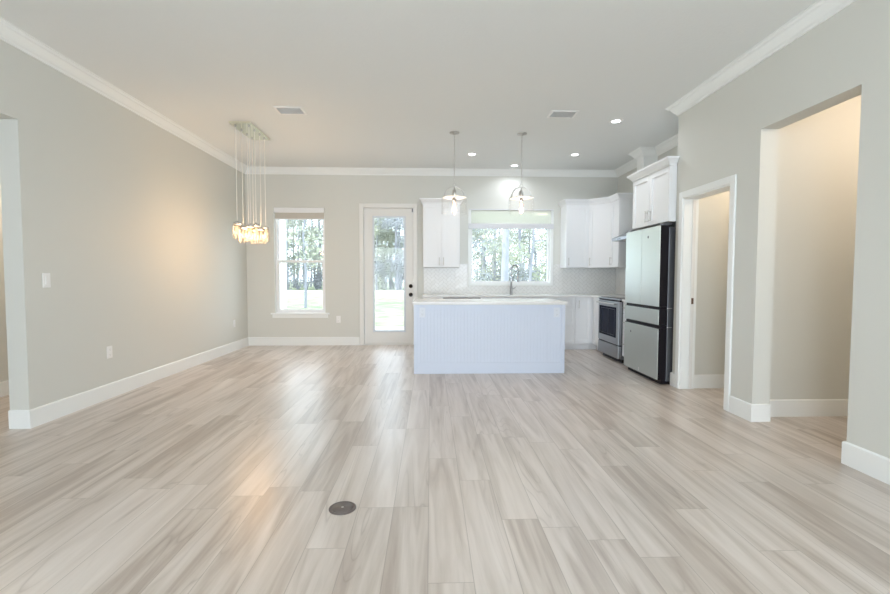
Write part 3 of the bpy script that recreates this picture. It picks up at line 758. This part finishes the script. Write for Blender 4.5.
# ------------------------------------------------------------------ pendants over the island
def pendant():
    r = empty('pendant_lamp', 'clear glass drum pendant on a chain above the left half of the island', 'pendant lamp', (.307, 5.90, ZC), group='island pendants')
    del r['group']
    MB().lathe([(.0, -.026), (.018, -.026), (.020, -.018), (.060, -.012), (.064, -.006), (.064, 0), (0, 0)], n=32).build('canopy', M['nickel'], r)
    mb = MB(); z = -.024; k = 0
    while z > -.632:
        T = Matrix.Translation((0, 0, z - .016)) @ Matrix.Rotation(pi / 2 * (k % 2), 4, 'Z')
        pts = [(.0065 * cos(t), 0, .0195 * sin(t)) for t in [2 * pi * q / 12 for q in range(13)]]
        mb.tube(pts, .0021, 6, cap=False, T=T); z -= .031; k += 1
    mb.build('chain', M['nickel'], r)
    MB().tube([(0, 0, -.02), (.004, .003, -.3), (0, 0, -.67)], .0022, 6).build('cord', M['cord'], r)
    mb = MB(); pts = [(.020 * cos(t), 0, -.668 + .022 * sin(t)) for t in [2 * pi * q / 20 for q in range(21)]]
    mb.tube(pts, .003, 8, cap=False); mb.build('ring', M['nickel'], r)
    pts = [(.128 * cos(pi * q / 24), 0, -.812 + .126 * sin(pi * q / 24)) for q in range(25)]
    mb = MB(); mb.tube(pts, .0062, 8)
    for s_ in (-1, 1): mb.lathe([(.010, -.012), (.010, .004), (.004, .010), (0, .010)], (s_ * .128, 0, -.812), 12)
    mb.build('yoke', M['nickel'], r)
    MB().lathe([(.007, -.690), (.007, -.72), (.024, -.735), (.026, -.79), (.022, -.80), (.024, -.865), (.018, -.868), (.0, -.868)], n=20).build('socket', M['nickel'], r)
    b_ = MB().lathe([(.014, -.868), (.020, -.885), (.026, -.92), (.026, -.99), (.020, -1.02), (.008, -1.034), (0, -1.036)], n=20).build('bulb', M['clearbulb'], r)
    mb = MB()
    for q in range(6):
        t = q * pi / 3; mb.tube([(.009 * cos(t), .009 * sin(t), -.89), (.006 * cos(t + .4), .006 * sin(t + .4), -1.005)], .0022, 5)
    mb.build('filament', M['bulb2'], b_)
    gl = MB().lathe([(.165, -1.035), (.165, -.85), (.163, -.836), (.155, -.826)], n=48)
    gl.f = [f for f in gl.f if len(f) == 4]; gl.sm = gl.sm[:len(gl.f)]
    gl.build('glass_shade', M['shade_glass'], r)
    gt = MB(); gt.lathe([(.026, -.826), (.155, -.826), (.157, -.829), (.026, -.830)], n=48); gt.f = [f for f in gt.f if len(f) == 4]; gt.sm = [False] * len(gt.f)
    gt.build('shade_top', M['shade_top'], r)
    mb = MB(); mb.tube([(.165 * cos(2 * pi * q / 48), .165 * sin(2 * pi * q / 48), -1.035) for q in range(49)], .0014, 6, cap=False); mb.build('shade_rim', M['shade_glass'], r)
    lamp('pendant_light', 'POINT', 6, (1, .90, .78), (0, 0, -.95), parent=r, shadow_soft_size=.03)
    return r
p0 = pendant()
dup(p0, (1.180, 5.91, ZC), 'clear glass drum pendant on a chain above the right half of the island')

# ------------------------------------------------------------------ jar chandelier
r = empty('jar_chandelier', 'rectangular chrome chandelier hanging eight lit glass jars near the left window', 'chandelier', (-2.28, 5.91, ZC))
MB().box(-.125, .125, -.345, .345, -.022, 0, .003).build('ceiling_plate', M['mirror'], r)
mb = MB(); frame2 = [(-.125, -.345), (.125, -.345), (.125, .345), (-.125, .345)]
jars = []
for ci, x in enumerate((-.080, .080)):
    for k, y in enumerate((-.26, -.085, .085, .25)):
        dz = (0, -.035, 0, -.03)[k] if ci == 0 else (-.03, 0, -.035, 0)[k]
        jars.append((x, y, -1.385 + 0 + dz))
first = None
for x, y, zb in jars:
    mb = MB().tube([(x, y, -.022), (x, y, zb + .21)], .0042, 6); mb.build('cord', M['cord'], r)
    MB().lathe([(0, -.04), (.006, -.04), (.012, -.034), (.014, -.022)], (x, y, 0), 14).build('cord_grip', M['nickel'], r)
    MB().lathe([(.0, .0), (.006, .0), (.012, -.012), (.040, -.016), (.043, -.022), (.043, -.045), (0, -.045)], (x, y, zb + .212), 20).build('lid', M['nickel'], r)
    j = MB().lathe([(.038, .168), (.038, .152), (.050, .135), (.051, .012), (.044, 0), (0, 0)], (x, y, zb), 24)
    j.f = [f for f in j.f if len(f) <= 4]; j.sm = j.sm[:len(j.f)]
    j = j.build('jar', M['jar'], r)
    MB().lathe([(0, .05), (.012, .054), (.019, .068), (.017, .09), (.010, .12), (.010, .150), (0, .150)], (x, y, zb), 14).build('bulb', M['bulb'], j)
    lamp('jar_light', 'POINT', 4.6, (1, .66, .38), (x, y, zb + .07), parent=r, shadow_soft_size=.045)

# ------------------------------------------------------------------ ceiling fixtures
def recessed():
    r = empty('recessed_light', 'bright round recessed light nearest the camera, right of the pendants', 'recessed light', (2.198, 5.394, ZC))
    MB().lathe([(.052, -.001), (.052, -.006), (.078, -.004), (.084, -.001), (.084, 0)], n=36).build('trim_ring', M['plate'], r)
    MB().lathe([(0, -.004), (.052, -.004), (.052, -.001)], n=36).build('lens', M['disc'], r)
    lamp('recessed_beam', 'AREA', 5.0, (.88, .93, 1.0), (0, 0, -.012), parent=r, shape='DISK', size=.12, spread=radians(150))
    return r
r0 = recessed()
dup(r0, (.625, 6.906, ZC), 'bright round recessed light between the two pendant chains, front')
dup(r0, (1.395, 7.58, ZC), 'small bright recessed light by the crown above the sink window')
dup(r0, (2.183, 6.874, ZC), 'bright round recessed light near the corner wall cabinets')
def vent(loc, label, a, b_):
    r = empty('ceiling_vent', label, 'air vent', loc)
    mb = MB(); frame(mb, -a, a, -b_, b_, .022, 0, 0)
    mb = MB()
    mb.box(-a, -a + .024, -b_, b_, -.008, 0, .002); mb.box(a - .024, a, -b_, b_, -.008, 0, .002); mb.box(-a + .024, a - .024, -b_, -b_ + .024, -.008, 0, .002); mb.box(-a + .024, a - .024, b_ - .024, b_, -.008, 0, .002)
    mb.build('frame', M['plate'], r)
    MB().box(-a + .024, a - .024, -b_ + .024, b_ - .024, -.0015, 0).build('backing', M['ventback'], r)
    mb = MB(); y = -b_ + .034
    while y < b_ - .03:
        T = Matrix.Translation((0, y, -.006)) @ Matrix.Rotation(radians(35), 4, 'X'); mb.box(-a + .024, a - .024, -.006, .006, -.0007, .0007, T=T); y += .0135
    mb.build('slats', M['plate'], r)
vent((-1.56, 5.19, ZC), 'white ceiling vent right of the jar chandelier', .155, .115)
vent((1.50, 5.19, ZC), 'white ceiling vent right of the glass pendants', .155, .115)

# ------------------------------------------------------------------ switches and outlets (front = local -y)
def plate(name, label, cat, loc, rz, kind, dark=False):
    r = empty(name, label, cat, loc, rz)
    mt = M['isl_plate'] if dark else M['plate']
    MB().box(-.037, .037, -.006, 0, -.060, .060, .003).build('cover_plate', mt, r)
    if kind == 'switch':
        MB().box(-.017, .017, -.010, -.005, -.033, .033, .002).build('rocker', mt, r)
        MB().box(-.015, .015, -.0115, -.0095, -.030, -.002, .001).build('rocker_lower', M['plate'], r).name = 'toggle'
    else:
        for z in (-.026, .026):
            f_ = MB().box(-.017, .017, -.009, -.005, z - .017, z + .017, .003).build('receptacle', mt, r)
            mb = MB(); mb.box(-.008, -.006, -.0095, -.0085, z - .004, z + .007); mb.box(.006, .008, -.0095, -.0085, z - .003, z + .006); mb.box(-.002, .002, -.0095, -.0085, z - .012, z - .008)
            mb.build('slots', M['slot'], f_)
plate('light_switch', 'white rocker switch on the left wall by the opening', 'light switch', (XL, 3.842, 1.168), pi / 2, 'switch')
plate('wall_outlet', 'white outlet low on the left wall nearest the opening', 'outlet', (XL, 4.545, .454), pi / 2, 'outlet')
plate('wall_outlet', 'white outlet low on the left wall near the far corner', 'outlet', (XL, 7.39, .44), pi / 2, 'outlet')
plate('wall_outlet', 'white outlet on the end wall between window and garden door', 'outlet', (-1.604, YB, .455), 0, 'outlet')
plate('island_outlet', 'pale outlet at the top left of the island beadboard', 'outlet', (-.10, iy0 - .0085, .762), 0, 'outlet', True)
plate('island_outlet', 'pale outlet at the top right of the island beadboard', 'outlet', (1.565, iy0 - .0085, .762), 0, 'outlet', True)
# floor outlet cover
r = empty('floor_outlet_cover', 'round dark metal outlet cover set into the plank floor', 'floor outlet', (-.457, 2.32, 0))
MB().lathe([(.070, 0), (.070, .003), (.065, .0055), (.060, .0055), (.058, .0035), (0, .0035)], n=48).build('rim', M['cover'], r)
MB().lathe([(.056, .0035), (.056, .0055), (0, .0055)], n=40).build('lid', M['cover'], r)
MB().lathe([(.006, .0055), (.006, .0072), (0, .0075)], n=14).build('screw', M['nickel'], r)

# lamps of the side rooms (flush ceiling lights out of view)
def flush(label, loc, e_):
    r = empty('flush_ceiling_light', label, 'ceiling light', loc)
    MB().lathe([(.15, 0), (.15, -.02), (.14, -.03), (0, -.03)], n=32).build('base', M['plate'], r)
    MB().lathe([(.13, -.03), (.12, -.06), (.06, -.08), (0, -.083)], n=32).build('diffuser', M['bulb'], r)
    lamp('flush_light', 'POINT', e_, (1, .79, .61), (0, 0, -.16), parent=r, shadow_soft_size=.12)
flush('flush ceiling light in the hall right of the opening', (3.75, 2.95, 2.74), 29)
flush('flush ceiling light in the small room behind the doorway', (3.55, 4.35, 2.60), 19)
flush('flush ceiling light in the left side room', (-3.85, 4.6, 2.74), 38)

# ------------------------------------------------------------------ outside
struct('floor_patio', MB().box(-5.5, 5, YB + .14, 11.25, -.30, -.05), M['concrete'], 'pale concrete patio outside the garden door')
lw = MB().box(-60, 70, 11.25, 38, -.4, -.12).build('lawn', M['lawn'], None, (0, 20, -.12)); tag(lw, 'sunlit green lawn outside the door', 'lawn', kind='structure')
lw = MB().box(-60, 70, 38, 43, -.4, -.11).build('dirt_track', M['dirt'], None, (0, 40, -.11)); tag(lw, 'pale dirt track at the foot of the trees', 'track', kind='structure')
lw = MB().box(-60, 70, 43, 110, -.4, -.12).build('lawn', M['lawn'], None, (0, 60, -.12)); tag(lw, 'green ground below the trees', 'lawn', kind='structure')
o = MB().box(-3.78, -3.52, 11.0, 11.24, -.05, 3.4, .01).build('porch_post', M['siding'], None, (-3.65, 11.1, -.05)); tag(o, 'square white porch post seen through the left window', 'porch post')
r = empty('patio_cover', 'cream patio roof seen through the top of the sink window', 'patio cover', (2.6, 9.9, -.05))
world_part('roof_panel', MB().box(.45, 5.2, 8.09, 11.45, 2.58, 2.66), M['siding'], r)
world_part('beam', MB().box(.45, 5.2, 11.2, 11.36, 2.40, 2.58, .004), M['siding'], r)
world_part('post', MB().box(5.0, 5.2, 11.02, 11.2, -.12, 2.58, .004), M['siding'], r)
world_part('post', MB().box(5.0, 5.2, 8.1, 8.25, -.05, 2.58, .004), M['siding'], r)
world_part('soffit_lamp', MB().lathe([(.11, 0), (.11, -.03), (0, -.045)], (2.42, 9.75, 2.58), 24), M['soffitlamp'], r)

def leaves(mb, rnd, c, rx, rz, n_, s_):
    for _ in range(n_):
        while True:
            p = Vector((rnd.uniform(-1, 1), rnd.uniform(-1, 1), rnd.uniform(-1, 1)))
            if p.length <= 1: break
        p = Vector((c[0] + p.x * rx, c[1] + p.y * rx, c[2] + p.z * rz))
        a = Vector((rnd.gauss(0, 1), rnd.gauss(0, 1), rnd.gauss(0, 1))).normalized(); b_ = a.orthogonal().normalized()
        k = s_ * rnd.uniform(.6, 1.3)
        mb.add([p - a * k, p + b_ * k * .55, p + a * k, p - b_ * k * .55], [(0, 1, 2, 3)])
def tree(x, y, h, r_, seed, mat, label, low=1.0, dens=1.0, crown_r=2.0, name='pine_tree'):
    rnd = random.Random(seed)
    r = empty(name, label, 'tree', (x, y, -.12), group='trees beyond the lawn')
    pts = [(0, 0, -.1)]; lean = (rnd.uniform(-.04, .04), rnd.uniform(-.04, .04))
    for k in range(1, 7): pts.append((lean[0] * h * k / 6 + rnd.uniform(-.1, .1), lean[1] * h * k / 6 + rnd.uniform(-.1, .1), h * k / 6))
    mb = MB().tube(pts, [r_ * (1.15 - .9 * k / 6) for k in range(7)], 9)
    cl = []
    for k in range(int(9 * dens) + 5):
        z = rnd.uniform(low, h); t = rnd.uniform(0, 2 * pi); rr = crown_r * rnd.uniform(.35, 1)
        u_ = min(5.99, z / h * 6); i = int(u_); q = Vector(pts[i]).lerp(Vector(pts[i + 1]), u_ - i)
        e_ = q + Vector((cos(t) * rr, sin(t) * rr, rnd.uniform(-.1, .5)))
        mb.tube([q, q.lerp(e_, .5) + Vector((0, 0, .12)), e_], [.05, .03, .012], 5); cl.append(e_)
    mb.build('trunk', M['bark'], r)
    lf = MB()
    for e_ in cl: leaves(lf, rnd, e_, rnd.uniform(.6, 1.25), rnd.uniform(.45, .9), int(190 * dens), .095)
    lf.build('foliage', M[mat], r)
LB = {'leafA': 'tall green tree with a thin trunk beyond the lawn', 'leafB': 'tall blue green tree with a thin trunk beyond the lawn', 'leafC': 'tall yellow green tree with a thin trunk beyond the lawn'}
def fill(x0_, x1_, n_, ya, yb, seed, h=(9, 14)):
    rnd = random.Random(seed)
    for i in range(n_):
        y = rnd.uniform(ya, yb); sx = x0_ + (x1_ - x0_) * (i + rnd.uniform(.2, .8)) / n_
        m_ = rnd.choice(['leafA', 'leafB', 'leafC', 'leafA'])
        tree(sx * y, y, rnd.uniform(*h), rnd.uniform(.09, .17), seed * 100 + i, m_, LB[m_], low=rnd.uniform(.8, 2.2), dens=1.1)
fill(-.40, -.20, 8, 44, 58, 1); fill(-.18, -.02, 8, 44, 58, 2); fill(.04, .32, 10, 30, 44, 3); fill(.02, .34, 8, 45, 60, 4)
def shrub(x, y, seed, mat, h, rx):
    rnd = random.Random(seed)
    r = empty('shrub', {'leafA': 'loose green shrub at the foot of the far trees', 'leafB': 'loose blue green shrub at the foot of the far trees', 'leafC': 'loose yellow green shrub at the foot of the far trees'}[mat], 'shrub', (x, y, -.12), group='shrubs below the trees')
    mb = MB()
    for k in range(14):
        a = rnd.uniform(0, 2 * pi); q = rnd.uniform(.2, 1) * rx
        mb.tube([(0, 0, 0), (cos(a) * q * .5, sin(a) * q * .3, h * .5), (cos(a) * q, sin(a) * q * .5, h * rnd.uniform(.7, 1.1))], [.03, .02, .01], 4)
    mb.build('stems', M['bark'], r)
    lf = MB()
    for k in range(7): leaves(lf, rnd, (rnd.uniform(-rx, rx), rnd.uniform(-.5, .5), rnd.uniform(.2, 1) * h), rx * .55, h * .35, 90, .085)
    lf.build('foliage', M[mat], r)
rs = random.Random(77)
for (a, b_, n_, y_) in ((-.36, -.20, 8, 45), (-.14, -.04, 6, 45), (.06, .30, 9, 32)):
    for k in range(n_):
        y = y_ + rs.uniform(-1, 3); shrub((a + (b_ - a) * (k + .5) / n_) * y, y, 500 + k + n_ * 17, rs.choice(['leafA', 'leafB', 'leafC']), rs.uniform(1.8, 3.6), rs.uniform(.8, 1.5))
fill(-.135, -.045, 7, 44, 52, 5)
fill(-.36, -.20, 7, 50, 62, 6)
tree(2.95, 18, 10, .15, 901, 'leafA', 'near tree with a thick pale trunk in the middle of the sink window', low=2.2, dens=.8, crown_r=1.8)
tree(4.6, 21, 9, .07, 902, 'leafC', 'slender leafy tree right of the thick trunk in the sink window', low=.8, dens=1.1, crown_r=1.6)
tree(2.0, 22, 9, .07, 903, 'leafB', 'slender leafy tree left of the thick trunk in the sink window', low=.8, dens=1.1, crown_r=1.6)
tree(-2.1, 41, 12, .16, 904, 'leafB', 'tree with a pale trunk in the middle of the door glass', low=2.5, dens=1.0)
tree(-5.2, 19, 9, .05, 905, 'leafC', 'slender tree at the left of the tall window view', low=1.6, dens=.6, crown_r=1.3)
tree(-12.4, 17.6, 11, .25, 906, 'leafA', 'spreading tree left of the windows shading the lawn', low=5.5, dens=2.2, crown_r=3.4)
